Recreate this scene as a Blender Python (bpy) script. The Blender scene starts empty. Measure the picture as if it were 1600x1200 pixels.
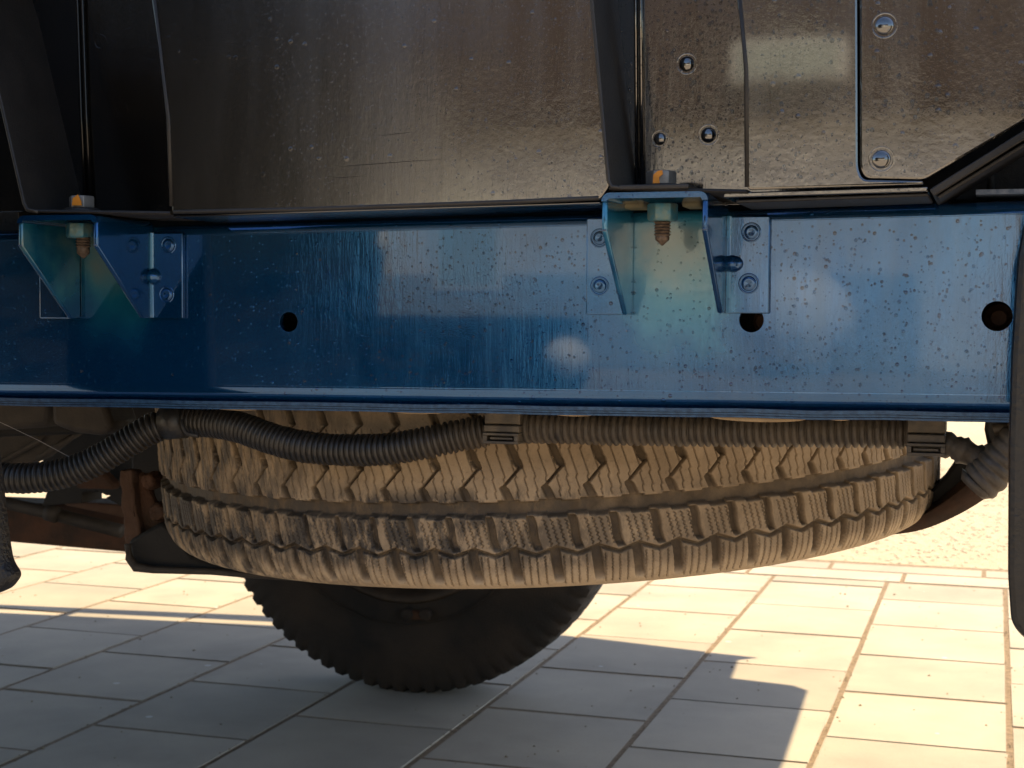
import bpy, bmesh, math, random
import numpy as np
from mathutils import Matrix, Vector
random.seed(7); rng = np.random.default_rng(11)
scn = bpy.context.scene
PI = math.pi

# ------------------------------------------------------------------ camera
F_PX = 2400.0; YAW, PITCH, ROLL, EYE = 17.5, -2.6, 0.38, 0.68
_y, _p, _r = map(math.radians, (YAW, PITCH, ROLL))
FW = np.array([-math.sin(_y)*math.cos(_p), math.cos(_y)*math.cos(_p), math.sin(_p)])
RT0 = np.array([math.cos(_y), math.sin(_y), 0.0]); UP0 = np.cross(RT0, FW)
RT = RT0*math.cos(_r)+UP0*math.sin(_r); UP = -RT0*math.sin(_r)+UP0*math.cos(_r)
EYEP = np.array([0, 0, EYE])
cam_d = bpy.data.cameras.new("camera"); cam = bpy.data.objects.new("camera", cam_d)
scn.collection.objects.link(cam); scn.camera = cam
cam.matrix_world = Matrix(((RT[0], UP[0], -FW[0], 0), (RT[1], UP[1], -FW[1], 0), (RT[2], UP[2], -FW[2], EYE), (0, 0, 0, 1)))
cam_d.sensor_width = 36; cam_d.lens = 54.0
cam_d.clip_start = 0.02; cam_d.clip_end = 2000
cam_d.dof.use_dof = True; cam_d.dof.focus_distance = 0.98; cam_d.dof.aperture_fstop = 32

# ------------------------------------------------------------------ light
SUN = Vector((0.45, 0.60, 1.0)).normalized()
w = bpy.data.worlds.new("World"); scn.world = w; w.use_nodes = True
nt = w.node_tree; bg = nt.nodes['Background']
sky = nt.nodes.new('ShaderNodeTexSky'); sky.sky_type = 'NISHITA'; sky.sun_disc = False
sky.sun_elevation = math.asin(SUN.z); sky.sun_rotation = math.atan2(SUN.x, SUN.y)
sky.air_density = 1.0; sky.dust_density = 1.5
nt.links.new(sky.outputs[0], bg.inputs[0]); bg.inputs[1].default_value = 0.12
sl = bpy.data.lights.new("sun", 'SUN'); sl.energy = 5.0; sl.angle = math.radians(0.5); sl.color = (1.0, 0.80, 0.50)
so = bpy.data.objects.new("sun", sl); scn.collection.objects.link(so)
so.rotation_euler = SUN.to_track_quat('Z', 'Y').to_euler(); so.location = (3, 3, 6)
scn.view_settings.view_transform = 'Standard'; scn.view_settings.look = 'None'
scn.view_settings.gamma = 1; scn.view_settings.use_curve_mapping = False
scn.view_settings.exposure = 1.2
try:
    scn.cycles.caustics_reflective = True; scn.cycles.caustics_refractive = False
    scn.cycles.max_bounces = 8; scn.cycles.diffuse_bounces = 5
except Exception: pass

# ------------------------------------------------------------------ measuring help: a sight line meets a real plane
def ray(px, py): return FW + RT*(px-800)/F_PX - UP*(py-600)/F_PX
def at(px, py, Y):
    d = ray(px, py); return EYEP + d*(Y/d[1])
def ground_at(px, py, Z=0.0):
    d = ray(px, py); return EYEP + d*((Z-EYE)/d[2])
def xz(px, py, Y):
    p = at(px, py, Y); return (p[0], p[2])

# ------------------------------------------------------------------ object helpers
def link(o): scn.collection.objects.link(o); return o
def tag(o, label=None, cat=None, group=None, kind=None):
    if label: o['label'] = label
    if cat: o['category'] = cat
    if group: o['group'] = group
    if kind: o['kind'] = kind
    return o
def empty(name, loc, label=None, cat=None, group=None, kind=None):
    o = link(bpy.data.objects.new(name, None)); o.location = loc; o.empty_display_size = .05
    o['_w'] = list(map(float, loc)); return tag(o, label, cat, group, kind)
def worldloc(o):
    return np.array(o['_w']) if o is not None and '_w' in o else np.zeros(3)
def mesh(name, verts, faces, mat, parent=None, smooth=False, origin=None, bevel=0, seg=2):
    """verts are world coordinates; the object is placed at origin"""
    V = np.asarray(verts, float)
    if origin is None: origin = worldloc(parent) if parent is not None else V.mean(0)*[1, 1, 0]+[0, 0, V[:, 2].min()]
    origin = np.asarray(origin, float)
    me = bpy.data.meshes.new(name); me.from_pydata((V-origin).tolist(), [], [tuple(map(int, f)) for f in faces]); me.update()
    bm = bmesh.new(); bm.from_mesh(me); bmesh.ops.recalc_face_normals(bm, faces=bm.faces); bm.to_mesh(me); bm.free()
    o = link(bpy.data.objects.new(name, me))
    if mat: me.materials.append(mat)
    if parent is not None:
        o.parent = parent; o.location = origin-worldloc(parent)
    else: o.location = origin
    o['_w'] = origin.tolist()
    if smooth: me.polygons.foreach_set('use_smooth', [True]*len(me.polygons))
    if bevel:
        b = o.modifiers.new('edge', 'BEVEL'); b.width = bevel; b.segments = seg; b.limit_method = 'ANGLE'
        b.angle_limit = math.radians(35); b.harden_normals = False
        me.polygons.foreach_set('use_smooth', [True]*len(me.polygons))
        try:
            me.set_sharp_from_angle(angle=math.radians(50))
        except Exception: pass
    return o
class MB:
    def __init__(s): s.v = []; s.f = []
    def add(s, v, f):
        n = len(s.v); s.v += [tuple(map(float, p)) for p in v]; s.f += [tuple(n+i for i in q) for q in f]; return s
    def box(s, a, b):
        x0, y0, z0 = a; x1, y1, z1 = b
        return s.add([(x0,y0,z0),(x1,y0,z0),(x1,y1,z0),(x0,y1,z0),(x0,y0,z1),(x1,y0,z1),(x1,y1,z1),(x0,y1,z1)],
                     [(0,3,2,1),(4,5,6,7),(0,1,5,4),(1,2,6,5),(2,3,7,6),(3,0,4,7)])
    def prism(s, pts, axis, a, b):
        """pts 2D outline in the two other axes (in x,y,z order), extruded along axis from a to b"""
        n = len(pts); V = []
        for t in (a, b):
            for p in pts:
                q = list(p); q.insert(axis, t); V.append(q)
        return s.add(V, [tuple(range(n)), tuple(range(2*n-1, n-1, -1))]+[(i, (i+1) % n, n+(i+1) % n, n+i) for i in range(n)])
    def lathe(s, prof, c, axis=2, n=24, start=0.0):
        """prof: (radius, along) list revolved about axis through c"""
        V = []; Fc = []; m = len(prof)
        for i in range(n):
            a = start+2*PI*i/n; ca, sa = math.cos(a), math.sin(a)
            for r, h in prof:
                if axis == 2: V.append((c[0]+r*ca, c[1]+r*sa, c[2]+h))
                elif axis == 1: V.append((c[0]+r*ca, c[1]+h, c[2]+r*sa))
                else: V.append((c[0]+h, c[1]+r*ca, c[2]+r*sa))
        for i in range(n):
            j = (i+1) % n
            for k in range(m-1): Fc.append((i*m+k, j*m+k, j*m+k+1, i*m+k+1))
        return s.add(V, Fc)
    def tube(s, path, rad, n=14, cap=True):
        P = [np.array(p, float) for p in path]; m = len(P)
        R = rad if hasattr(rad, '__len__') else [rad]*m
        V = []; Fc = []; up = np.array([0, 0, 1.0])
        for i in range(m):
            t = P[min(i+1, m-1)]-P[max(i-1, 0)]; t /= np.linalg.norm(t)
            a = np.cross(t, up)
            if np.linalg.norm(a) < .1: a = np.cross(t, np.array([0, 1.0, 0]))
            a /= np.linalg.norm(a); b = np.cross(a, t)
            for k in range(n):
                q = 2*PI*k/n; V.append(P[i]+R[i]*(math.cos(q)*a+math.sin(q)*b))
        for i in range(m-1):
            for k in range(n): Fc.append((i*n+k, i*n+(k+1) % n, (i+1)*n+(k+1) % n, (i+1)*n+k))
        if cap: Fc += [tuple(range(n)), tuple(range(m*n-1, m*n-n-1, -1))]
        return s.add(V, Fc)
    def build(s, name, mat, parent=None, **k): return mesh(name, s.v, s.f, mat, parent, **k)

def plate(name, outline, holes, Y0, thick, mat, parent, bevel=0.0006, corner=None):
    """sheet in the XZ plane, front face at Y0 (towards the camera), with real holes and rolled edges"""
    cu = bpy.data.curves.new('tmp', 'CURVE'); cu.dimensions = '2D'; cu.fill_mode = 'BOTH'
    for pts in [outline]+list(holes):
        sp = cu.splines.new('POLY'); sp.points.add(len(pts)-1); sp.use_cyclic_u = True
        for p, (a, b) in zip(sp.points, pts): p.co = (a, b, 0, 1)
    cu.extrude = max(thick/2-bevel, 1e-5); cu.bevel_depth = bevel; cu.bevel_resolution = 1; cu.offset = -bevel
    ob = link(bpy.data.objects.new('tmp', cu)); dg = bpy.context.evaluated_depsgraph_get()
    me = bpy.data.meshes.new_from_object(ob.evaluated_get(dg))
    V = [(v.co.x, Y0+thick/2-v.co.z, v.co.y) for v in me.vertices]; Fc = [tuple(p.vertices) for p in me.polygons]
    bpy.data.objects.remove(ob); bpy.data.meshes.remove(me); bpy.data.curves.remove(cu)
    o = mesh(name, V, Fc, mat, parent)
    o.data.polygons.foreach_set('use_smooth', [True]*len(o.data.polygons)); o.data.set_sharp_from_angle(angle=math.radians(40))
    return o
def roundpoly(pts, r, n=5):
    """pts (a,b[,r]) corners rounded"""
    out = []; m = len(pts)
    for i in range(m):
        p = np.array(pts[i][:2], float); rr = pts[i][2] if len(pts[i]) > 2 else r
        a = np.array(pts[i-1][:2], float)-p; b = np.array(pts[(i+1) % m][:2], float)-p
        la, lb = np.linalg.norm(a), np.linalg.norm(b)
        if rr <= 0: out.append(tuple(p)); continue
        q = min(rr, la*.45, lb*.45); A = p+a/la*q; B = p+b/lb*q
        for k in range(n+1):
            t = k/n; c = (1-t)**2*A+2*t*(1-t)*p+t*t*B; out.append(tuple(c))
    return out
def circle(cx, cz, r, n=28): return [(cx+r*math.cos(2*PI*i/n), cz+r*math.sin(2*PI*i/n)) for i in range(n)]
def catmull(P, step=0.002):
    P = [np.array(p, float) for p in P]; Q = [2*P[0]-P[1]]+P+[2*P[-1]-P[-2]]; out = []
    for i in range(1, len(Q)-2):
        L = np.linalg.norm(Q[i+1]-Q[i]); n = max(2, int(L/step))
        for k in range(n):
            t = k/n
            out.append(.5*((2*Q[i])+(-Q[i-1]+Q[i+1])*t+(2*Q[i-1]-5*Q[i]+4*Q[i+1]-Q[i+2])*t*t+(-Q[i-1]+3*Q[i]-3*Q[i+1]+Q[i+2])*t**3))
    out.append(P[-1]); return out

# ------------------------------------------------------------------ materials
class NT:
    def __init__(s, name):
        s.m = bpy.data.materials.new(name); s.m.use_nodes = True; s.t = s.m.node_tree
        s.b = s.t.nodes['Principled BSDF']; s.geo = s.t.nodes.new('ShaderNodeNewGeometry')
    def n(s, typ, **k):
        x = s.t.nodes.new(typ)
        for a, b in k.items(): setattr(x, a, b)
        return x
    def set(s, sock, v):
        if isinstance(v, bpy.types.NodeSocket): s.t.links.new(v, sock)
        else: sock.default_value = v
    def math(s, op, a, b=0.0, c=None, clamp=False):
        x = s.n('ShaderNodeMath', operation=op, use_clamp=clamp); s.set(x.inputs[0], a); s.set(x.inputs[1], b)
        if c is not None: s.set(x.inputs[2], c)
        return x.outputs[0]
    def pos(s, scale=(1, 1, 1)):
        x = s.n('ShaderNodeVectorMath', operation='MULTIPLY'); s.set(x.inputs[0], s.geo.outputs['Position']); x.inputs[1].default_value = scale
        return x.outputs[0]
    def noise(s, scale, vec=None, detail=4, rough=.55, dist=0.0):
        x = s.n('ShaderNodeTexNoise'); x.inputs['Scale'].default_value = scale; x.inputs['Detail'].default_value = detail
        x.inputs['Roughness'].default_value = rough; x.inputs['Distortion'].default_value = dist
        s.set(x.inputs['Vector'], vec if vec is not None else s.geo.outputs['Position']); return x.outputs['Fac']
    def rng(s, v, a, b, c=0.0, d=1.0, smooth=False):
        x = s.n('ShaderNodeMapRange', interpolation_type='SMOOTHSTEP' if smooth else 'LINEAR'); x.clamp = True
        s.set(x.inputs[0], v); x.inputs[1].default_value = a; x.inputs[2].default_value = b
        s.set(x.inputs[3], c); s.set(x.inputs[4], d); return x.outputs[0]
    def mix(s, f, a, b, mode='MIX'):
        x = s.n('ShaderNodeMix', data_type='RGBA', blend_type=mode); s.set(x.inputs[0], f)
        s.set(x.inputs[6], (*a, 1) if isinstance(a, tuple) and len(a) == 3 else a); s.set(x.inputs[7], (*b, 1) if isinstance(b, tuple) and len(b) == 3 else b)
        return x.outputs[2]
    def sep(s, v=None):
        x = s.n('ShaderNodeSeparateXYZ'); s.set(x.inputs[0], v if v is not None else s.geo.outputs['Position']); return x.outputs
    def drops(s, scale, present=.5, rad=.32, vec=None):
        """round beads of water: height 0..1"""
        x = s.n('ShaderNodeTexVoronoi', feature='F1'); x.inputs['Scale'].default_value = scale
        s.set(x.inputs['Vector'], vec if vec is not None else s.geo.outputs['Position'])
        c = s.n('ShaderNodeSeparateColor'); s.t.links.new(x.outputs['Color'], c.inputs[0])
        on = s.math('LESS_THAN', c.outputs[0], present)
        r = s.math('MULTIPLY_ADD', c.outputs[1], rad*.8, rad*.35)
        q = s.math('DIVIDE', x.outputs['Distance'], r); q = s.math('MULTIPLY', q, q)
        h = s.math('SUBTRACT', 1.0, q, clamp=True); h = s.math('POWER', h, .5)
        h = s.math('MULTIPLY', h, r)
        return s.math('MULTIPLY', h, on)
    def bump(s, h, dist, strength=1.0, normal=None):
        x = s.n('ShaderNodeBump'); x.inputs['Distance'].default_value = dist; x.inputs['Strength'].default_value = strength
        s.set(x.inputs['Height'], h)
        if normal is not None: s.t.links.new(normal, x.inputs['Normal'])
        return x.outputs[0]
    def out(s, color=None, rough=None, metal=None, normal=None, **k):
        b = s.b
        if color is not None: s.set(b.inputs['Base Color'], (*color, 1) if isinstance(color, tuple) and len(color) == 3 else color)
        if rough is not None: s.set(b.inputs['Roughness'], rough)
        if metal is not None: s.set(b.inputs['Metallic'], metal)
        if normal is not None: s.t.links.new(normal, b.inputs['Normal'])
        for a, v in k.items(): s.set(b.inputs[a.replace('_', ' ')], v)
        return s.m

def simple(name, col, rough=.6, metal=0, var=.3, nscale=60, bumpd=.0005, col2=None, bscale=300):
    m = NT(name); f = m.noise(nscale, detail=6)
    c2 = col2 or tuple(x*(1-var) for x in col)
    return m.out(m.mix(m.rng(f, .35, .65), c2, col), rough, metal, m.bump(m.noise(bscale, detail=4), bumpd))

def wet_layers(m, a=-.52, b=-.40, ds=1.0):
    """water beads and run marks on an upright sheet, as a bump"""
    X = m.sep()[0]
    wet = m.rng(X, a, b, .05, 1.0, True)                       # the left part stayed sheltered and drier
    big = m.drops(210, .07, .32)
    mid = m.drops(480, .25, .34)
    fine = m.noise(900, detail=2)
    runs = m.noise(1, m.pos((520, 520, 110)), detail=3, rough=.6, dist=.8)
    runs2 = m.noise(1, m.pos((190, 190, 16)), detail=3)
    patch = m.rng(m.noise(14, detail=3), .40, .60, .15, 1.0, True)
    h = m.math('MULTIPLY_ADD', big, 1.3/210, m.math('MULTIPLY', mid, 1.2/480))
    h = m.math('MULTIPLY', h, m.rng(m.noise(22, detail=3), .38, .56, .25, 1.0, True))
    h = m.math('MULTIPLY', h, wet)
    h2 = m.math('MULTIPLY_ADD', m.math('MULTIPLY', runs, patch), .00011, m.math('MULTIPLY', runs2, .00013))
    h2 = m.math('MULTIPLY', h2, wet)
    h = m.math('ADD', h, h2)
    h = m.math('MULTIPLY_ADD', fine, .000018, h)
    return h, wet, runs2, patch

def blue_paint(name='blue_wet_paint', spray=True, wet=True):
    m = NT(name); X, Y, Z = m.sep()
    base = m.mix(m.rng(m.noise(9, detail=5), .35, .7), (.002, .055, .168), (.004, .080, .225))
    # streaked dirt film; its paler right end paints in reflected brightness
    st = m.noise(1, m.pos((60, 60, 7)), detail=6, rough=.65)
    film = m.math('MULTIPLY', m.rng(st, .38, .72), m.rng(X, -.42, -.05, .05, .75, True))
    base = m.mix(m.math('MULTIPLY', film, .28), base, (.10, .17, .27))
    spr = 0.0
    if spray:
        # thin teal coat and primer inside the two brackets, a shape of its own with noisy rim
        for cxx, half, k in ((-.594, .031, .95), (-.192, .031, 1.0)):
            dx = m.math('DIVIDE', m.math('ABSOLUTE', m.math('SUBTRACT', X, cxx)), half)
            nz = m.noise(45, detail=5)
            e = m.math('MULTIPLY_ADD', nz, .9, m.math('SUBTRACT', 1.0, dx))
            e = m.rng(e, .1, 1.0, 0, 1, True)
            zz = m.rng(m.math('MULTIPLY_ADD', nz, .03, Z), .660, .730, 0, 1, True); zt = m.rng(Z, .742, .730, 0, 1, True)
            f1 = m.math('MULTIPLY', m.math('MULTIPLY', e, zz), k)
            base = m.mix(f1, base, (.03, .24, .36) if k == 1.0 else (.010, .15, .19))
            spr = m.math('MAXIMUM', spr, f1)
            zc = m.math('MULTIPLY', zt, m.rng(m.math('MULTIPLY_ADD', nz, .04, Z), .705, .755, 0, 1, True))
            e2 = m.rng(m.math('MULTIPLY_ADD', nz, .9, m.math('SUBTRACT', .75, dx)), .2, 1.0, 0, 1, True)
            base = m.mix(m.math('MULTIPLY', m.math('MULTIPLY', zc, e2), .7*k), base, (.30, .31, .27) if k == 1.0 else (.19, .15, .08))
    # rust specks
    c0 = at(612, 442, .95); dd = m.n('ShaderNodeVectorMath', operation='DISTANCE'); m.set(dd.inputs[0], m.geo.outputs['Position']); dd.inputs[1].default_value = tuple(c0)
    near_ = m.rng(dd.outputs['Value'], .002, .012, 1, 0)
    rs = m.math('GREATER_THAN', m.math('MULTIPLY_ADD', near_, .12, m.noise(520, detail=3)), .745)
    base = m.mix(rs, base, (.16, .065, .02))
    if wet: h, wt, r2, patch = wet_layers(m)
    else: h = m.noise(500, detail=3); h = m.math('MULTIPLY', h, .0001); wt = .2; r2 = st; patch = st
    rough = m.math('MULTIPLY_ADD', film, .09, m.rng(m.noise(1, m.pos((90, 90, 12)), detail=5), .3, .7, .07, .14))
    return m.out(base, rough, m.math('MULTIPLY', m.math('SUBTRACT', 1.0, spr), .70), m.bump(h, 1.0), Coat_Weight=.8, Coat_Roughness=m.math('MULTIPLY_ADD', film, .05, .03), Coat_IOR=1.5)

def black_sheet(name='black_coated_sheet'):
    m = NT(name); X, Y, Z = m.sep()
    base = m.mix(m.rng(m.noise(11, detail=6), .4, .7), (.003, .0027, .0024), (.006, .0052, .0044))
    st = m.noise(1, m.pos((45, 45, 6)), detail=6, rough=.6)
    film = m.rng(st, .40, .75)
    base = m.mix(m.math('MULTIPLY', m.math('MULTIPLY', film, m.rng(X, -.5, -.2, .1, 1.0)), .35), base, (.030, .026, .021))
    h, wt, r2, patch = wet_layers(m, -.47, -.30)
    sp = m.drops(640, .30, .34); h = m.math('MULTIPLY_ADD', m.math('MULTIPLY', sp, wt), 1.3/640, h)
    orange = m.noise(260, detail=2)
    h = m.math('MULTIPLY_ADD', orange, .00007, h)
    h = m.math('MULTIPLY_ADD', m.noise(9, detail=2), .0010, h)
    rough = m.math('MULTIPLY_ADD', film, .10, m.rng(X, -.36, -.24, .19, .08, True))
    return m.out(base, rough, 0.0, m.bump(h, 1.0), IOR=m.rng(X, -.52, -.34, 1.35, 2.0, True), Coat_Weight=m.rng(X, -.52, -.34, .25, 1.0, True), Coat_Roughness=m.rng(X, -.36, -.26, .15, .045, True), Coat_IOR=1.8)

M = {}
M['blue'] = blue_paint()
M['blueplain'] = blue_paint('blue_paint_plain', spray=False)
M['black'] = black_sheet()
M['blackdry'] = simple('black_dusty_steel', (.022, .019, .016), .5, 0, .4, 40, .0004, bscale=500)
M['dark'] = simple('dark_underbody_steel', (.006, .0048, .0036), .75, 0, .5, 30, .0006)
M['rust'] = simple('rusty_steel', (.070, .036, .020), .85, 0, .5, 45, .0012, (.06, .028, .014), 220)
M['rustdark'] = simple('brown_rust_steel', (.085, .035, .015), .85, 0, .5, 25, .0010, (.035, .018, .009), 180)
M['greysteel'] = simple('grey_dusty_steel', (.045, .036, .027), .7, .1, .4, 50, .0006)
M['zinc'] = simple('zinc_bolt', (.27, .26, .235), .5, .45, .35, 120, .0003)
M['paintmark'] = simple('orange_paint_mark', (.75, .27, .02), .6, 0, .2, 200, .0002)
M['copper'] = simple('rusty_thread', (.19, .13, .085), .6, .3, .6, 420, .0005)
M['tealnut'] = simple('teal_oversprayed_steel', (.03, .17, .24), .35, .1, .5, 140, .0005, (.15, .19, .14))
M['bareedge'] = simple('worn_cut_edge', (.17, .21, .29), .4, .3, .4, 220, .0002, (.06, .10, .17))
M['joint'] = simple('joint_sand', (.27, .19, .115), .95, 0, .45, 90, .002, bscale=700)
M['wall'] = simple('pale_render', (.82, .78, .72), .9, 0, .1, 2, .002, bscale=40)
M['roof'] = simple('brown_roof_tiles', (.05, .032, .024), .8, 0, .4, 6, .01, bscale=20)
M['frame'] = simple('white_window_frame', (.85, .85, .82), .4, 0, .05, 4)
M['hedge'] = simple('dark_conifer_hedge', (.014, .014, .011), .9, 0, .5, 8, .02, bscale=18)

def make_paver():
    m = NT('concrete_paver'); oi = m.n('ShaderNodeObjectInfo'); tc = m.n('ShaderNodeTexCoord')
    tint = m.mix(m.rng(m.noise(5, detail=5), .3, .7), (.31, .27, .215), (.40, .345, .268))
    k = m.rng(oi.outputs['Random'], 0, 1, .86, 1.08)
    x = m.n('ShaderNodeVectorMath', operation='SCALE'); m.set(x.inputs[0], tint); m.set(x.inputs[3], k)
    grain = m.noise(420, detail=3, rough=.7)
    c = m.mix(m.rng(grain, .58, .72, 0, .35), x.outputs[0], (.15, .13, .11))
    spots = m.drops(11, .35, .07); c = m.mix(m.math('GREATER_THAN', spots, .02), c, (.50, .47, .43))
    stain = m.rng(m.noise(3.1, detail=5, dist=.6), .52, .72, 0, .35); c = m.mix(stain, c, (.19, .16, .13))
    return m.out(c, m.rng(grain, .3, .7, .78, .9), 0, m.bump(m.noise(650, detail=3, rough=.7), .0007, .8))
M['paver'] = make_paver()

def make_ground():
    m = NT('sandy_gravel')
    c = m.mix(m.rng(m.noise(40, detail=6, rough=.7), .35, .65), (.38, .31, .21), (.50, .42, .30))
    c = m.mix(m.rng(m.noise(.5, detail=4), .4, .65, 0, .5), c, (.30, .25, .18))
    return m.out(c, .95, 0, m.bump(m.noise(120, detail=5, rough=.7), .006))
M['ground'] = make_ground()
M['pebble'] = simple('pebble', (.50, .42, .31), .9, 0, .2, 30, .0005)

def make_rubber(name='dusty_tread_rubber'):
    m = NT(name)
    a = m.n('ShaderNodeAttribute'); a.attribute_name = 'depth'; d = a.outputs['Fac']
    X = m.sep()[0]
    tan = m.mix(m.rng(m.noise(30, detail=6), .35, .7), (.26, .185, .110), (.39, .285, .175))
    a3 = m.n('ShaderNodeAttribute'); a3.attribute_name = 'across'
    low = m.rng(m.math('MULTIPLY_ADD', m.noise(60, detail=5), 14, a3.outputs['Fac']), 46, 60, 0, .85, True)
    tan = m.mix(low, tan, (.52, .38, .23))  # lighter tan paints ground bounce light onto the lower shoulder
    rub = m.mix(m.noise(50, detail=4), (.030, .024, .018), (.06, .045, .03))
    # scuffed, washed off on the left third
    scuff = m.math('MULTIPLY', m.rng(m.noise(1, m.pos((95, 60, 26)), detail=6, rough=.7), .40, .58, 0, 1, True), m.rng(X, -.36, -.60, .08, .92, True))
    band = m.math('MULTIPLY', m.rng(a3.outputs['Fac'], -22, -6, 0, 1, True), m.rng(a3.outputs['Fac'], 50, 34, 0, 1, True))
    grease = m.math('MULTIPLY', m.math('MULTIPLY', band, m.rng(X, -.16, -.40, .25, 1.0, True)), m.rng(m.noise(1, m.pos((70, 45, 30)), detail=6, rough=.7), .42, .56, 0, 1, True))
    scuff = m.math('MAXIMUM', scuff, grease)
    spots = m.rng(m.noise(420, detail=4, rough=.75), .55, .72, 0, .45)
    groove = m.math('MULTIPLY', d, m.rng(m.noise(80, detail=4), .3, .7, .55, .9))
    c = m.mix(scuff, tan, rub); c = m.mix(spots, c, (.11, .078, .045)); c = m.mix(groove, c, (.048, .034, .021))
    rough = m.rng(scuff, 0, 1, .92, .6)
    h = m.math('MULTIPLY_ADD', m.noise(900, detail=3), .0003, m.math('MULTIPLY', m.noise(160, detail=5), .0010))
    return m.out(c, rough, 0, m.bump(h, 1.0, .8))
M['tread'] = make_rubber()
M['sidewall'] = simple('dusty_sidewall_rubber', (.16, .115, .07), .9, 0, .4, 40, .0006)
M['oldrubber'] = simple('old_dark_rubber', (.034, .023, .014), .85, 0, .55, 9, .0012, (.009, .007, .005))
M['rim'] = simple('dirty_steel_rim', (.06, .042, .028), .7, .2, .5, 22, .0006)

def make_hose():
    m = NT('dusty_black_conduit')
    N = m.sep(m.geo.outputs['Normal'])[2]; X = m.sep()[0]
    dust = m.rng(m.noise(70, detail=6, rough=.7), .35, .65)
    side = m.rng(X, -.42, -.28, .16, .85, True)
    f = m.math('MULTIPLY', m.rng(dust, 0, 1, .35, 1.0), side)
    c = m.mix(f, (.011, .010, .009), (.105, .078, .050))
    return m.out(c, m.rng(f, 0, 1, .28, .8), 0, m.bump(m.noise(900, detail=3), .0003))
M['hose'] = make_hose()
M['clip'] = simple('dusty_clip_plastic', (.095, .072, .046), .55, 0, .5, 90, .0004, (.04, .032, .024))
M['flapblack'] = simple('grained_black_plastic', (.006, .005, .0045), .45, 0, .3, 60, .0016, bscale=420)
M['flapwet'] = simple('dark_blue_black_plastic', (.004, .005, .008), .32, 0, .4, 60, .0006, bscale=300)
def make_water():
    m = NT('water'); tr = m.n('ShaderNodeBsdfTransparent'); tr.inputs[0].default_value = (.80, .84, .88, 1)
    gl = m.n('ShaderNodeBsdfGlossy'); gl.inputs['Roughness'].default_value = .03; fr = m.n('ShaderNodeFresnel'); fr.inputs[0].default_value = 1.4
    mx = m.n('ShaderNodeMixShader'); m.t.links.new(fr.outputs[0], mx.inputs[0]); m.t.links.new(tr.outputs[0], mx.inputs[1]); m.t.links.new(gl.outputs[0], mx.inputs[2])
    m.t.links.new(mx.outputs[0], m.t.nodes['Material Output'].inputs[0]); m.t.nodes.remove(m.b); return m.m
M['water'] = make_water()
def make_glass():
    m = NT('window_pane'); return m.out((.5, .55, .48), .1, 0, IOR=1.6, Coat_Weight=1.0)
M['glass'] = make_glass()

# ================================================================== GROUND
gm = MB(); gm.add([(-300, -300, -.03), (300, -300, -.03), (300, 300, -.03), (-300, 300, -.03)], [(0, 1, 2, 3)])
tag(gm.build('ground', M['ground'], origin=(0, 0, -.03)), kind='structure')
# paved yard: a sand bed with single pavers on it
paving = empty('pavement', (0, 0, 0), kind='structure')
jb = MB(); jb.box((-4.2, -1.6, -.028), (2.3, 4.34, -.0018)); jb.build('joint_sand_bed', M['joint'], paving)
PX, PYL, GAP = .2885, .320, .0065
def paver_mesh(w_, l_, k):
    bm = bmesh.new(); bmesh.ops.create_cube(bm, size=1)
    for v in bm.verts: v.co = Vector((v.co.x*(w_-GAP), v.co.y*(l_-GAP), (v.co.z-.5)*.05))
    bmesh.ops.bevel(bm, geom=[e for e in bm.edges if e.verts[0].co.z > -.01 and e.verts[1].co.z > -.01], offset=.0025, segments=2, affect='EDGES')
    r = random.Random(k)
    for v in bm.verts:
        v.co.x += r.uniform(-.0007, .0007); v.co.y += r.uniform(-.0007, .0007); v.co.z += r.uniform(-.0003, .0003)
    me = bpy.data.meshes.new('paver'); bm.to_mesh(me); bm.free(); me.materials.append(M['paver']); return me
pm = [paver_mesh(PX, PYL, k) for k in range(4)]
pm_half = paver_mesh(PX, PYL*.5, 9)
def lay(me, x, y):
    o = link(bpy.data.objects.new('paver', me)); o.parent = paving
    o.location = (x, y, random.uniform(-.0012, .0006))
    o.rotation_euler = (random.uniform(-.002, .002), random.uniform(-.002, .002), random.uniform(-.004, .004))
for i in range(-11, 4):
    xc = -.256+PX*(i+.5); off = 0 if i % 2 == 0 else .16
    y = 2.50-off
    y0 = y-PYL*2
    while y0+PYL <= 4.03:
        lay(pm[random.randrange(4)], xc, y0+PYL/2); y0 += PYL
    if 4.03-y0 > .02:
        lay(paver_mesh(PX, 4.026-y0, i), xc, (y0+4.026)/2)
# long edging stones, then a narrower second row
es = paver_mesh(.40, .145, 21); es2 = paver_mesh(.40, .12, 22)
for k in range(-9, 5):
    o = link(bpy.data.objects.new('edging_stone', es)); o.parent = paving; o.location = (-.62+.40*k+.2, 4.105, 0)
    o = link(bpy.data.objects.new('edging_stone', es2)); o.parent = paving; o.location = (-.42+.40*k+.2, 4.245, -.001)
gr = MB()
for k in range(1500):
    if k % 3:
        i = int(rng.integers(-10, 4)); x = -.256+PX*i+rng.normal()*.006; y = rng.uniform(1.9, 4.1)
    else: x = rng.uniform(-2.6, .5); y = rng.uniform(1.9, 4.1)
    r = rng.uniform(.0008, .0028)*(1 if k % 9 else 1.5); a = rng.uniform(0, PI); ca, sa = math.cos(a)*r, math.sin(a)*r
    gr.add([(x+ca, y+sa, 0), (x-sa, y+ca, 0), (x-ca*.8, y-sa*1.1, 0), (x+sa, y-ca, 0), (x+ca*.2, y, r*.7)], [(0, 1, 4), (1, 2, 4), (2, 3, 4), (3, 0, 4), (3, 2, 1, 0)])
o = gr.build('grit', simple('grit', (.30, .22, .13), .95, 0, .6, 60, .0003, (.10, .08, .05)), paving); tag(o, kind='stuff')
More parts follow.
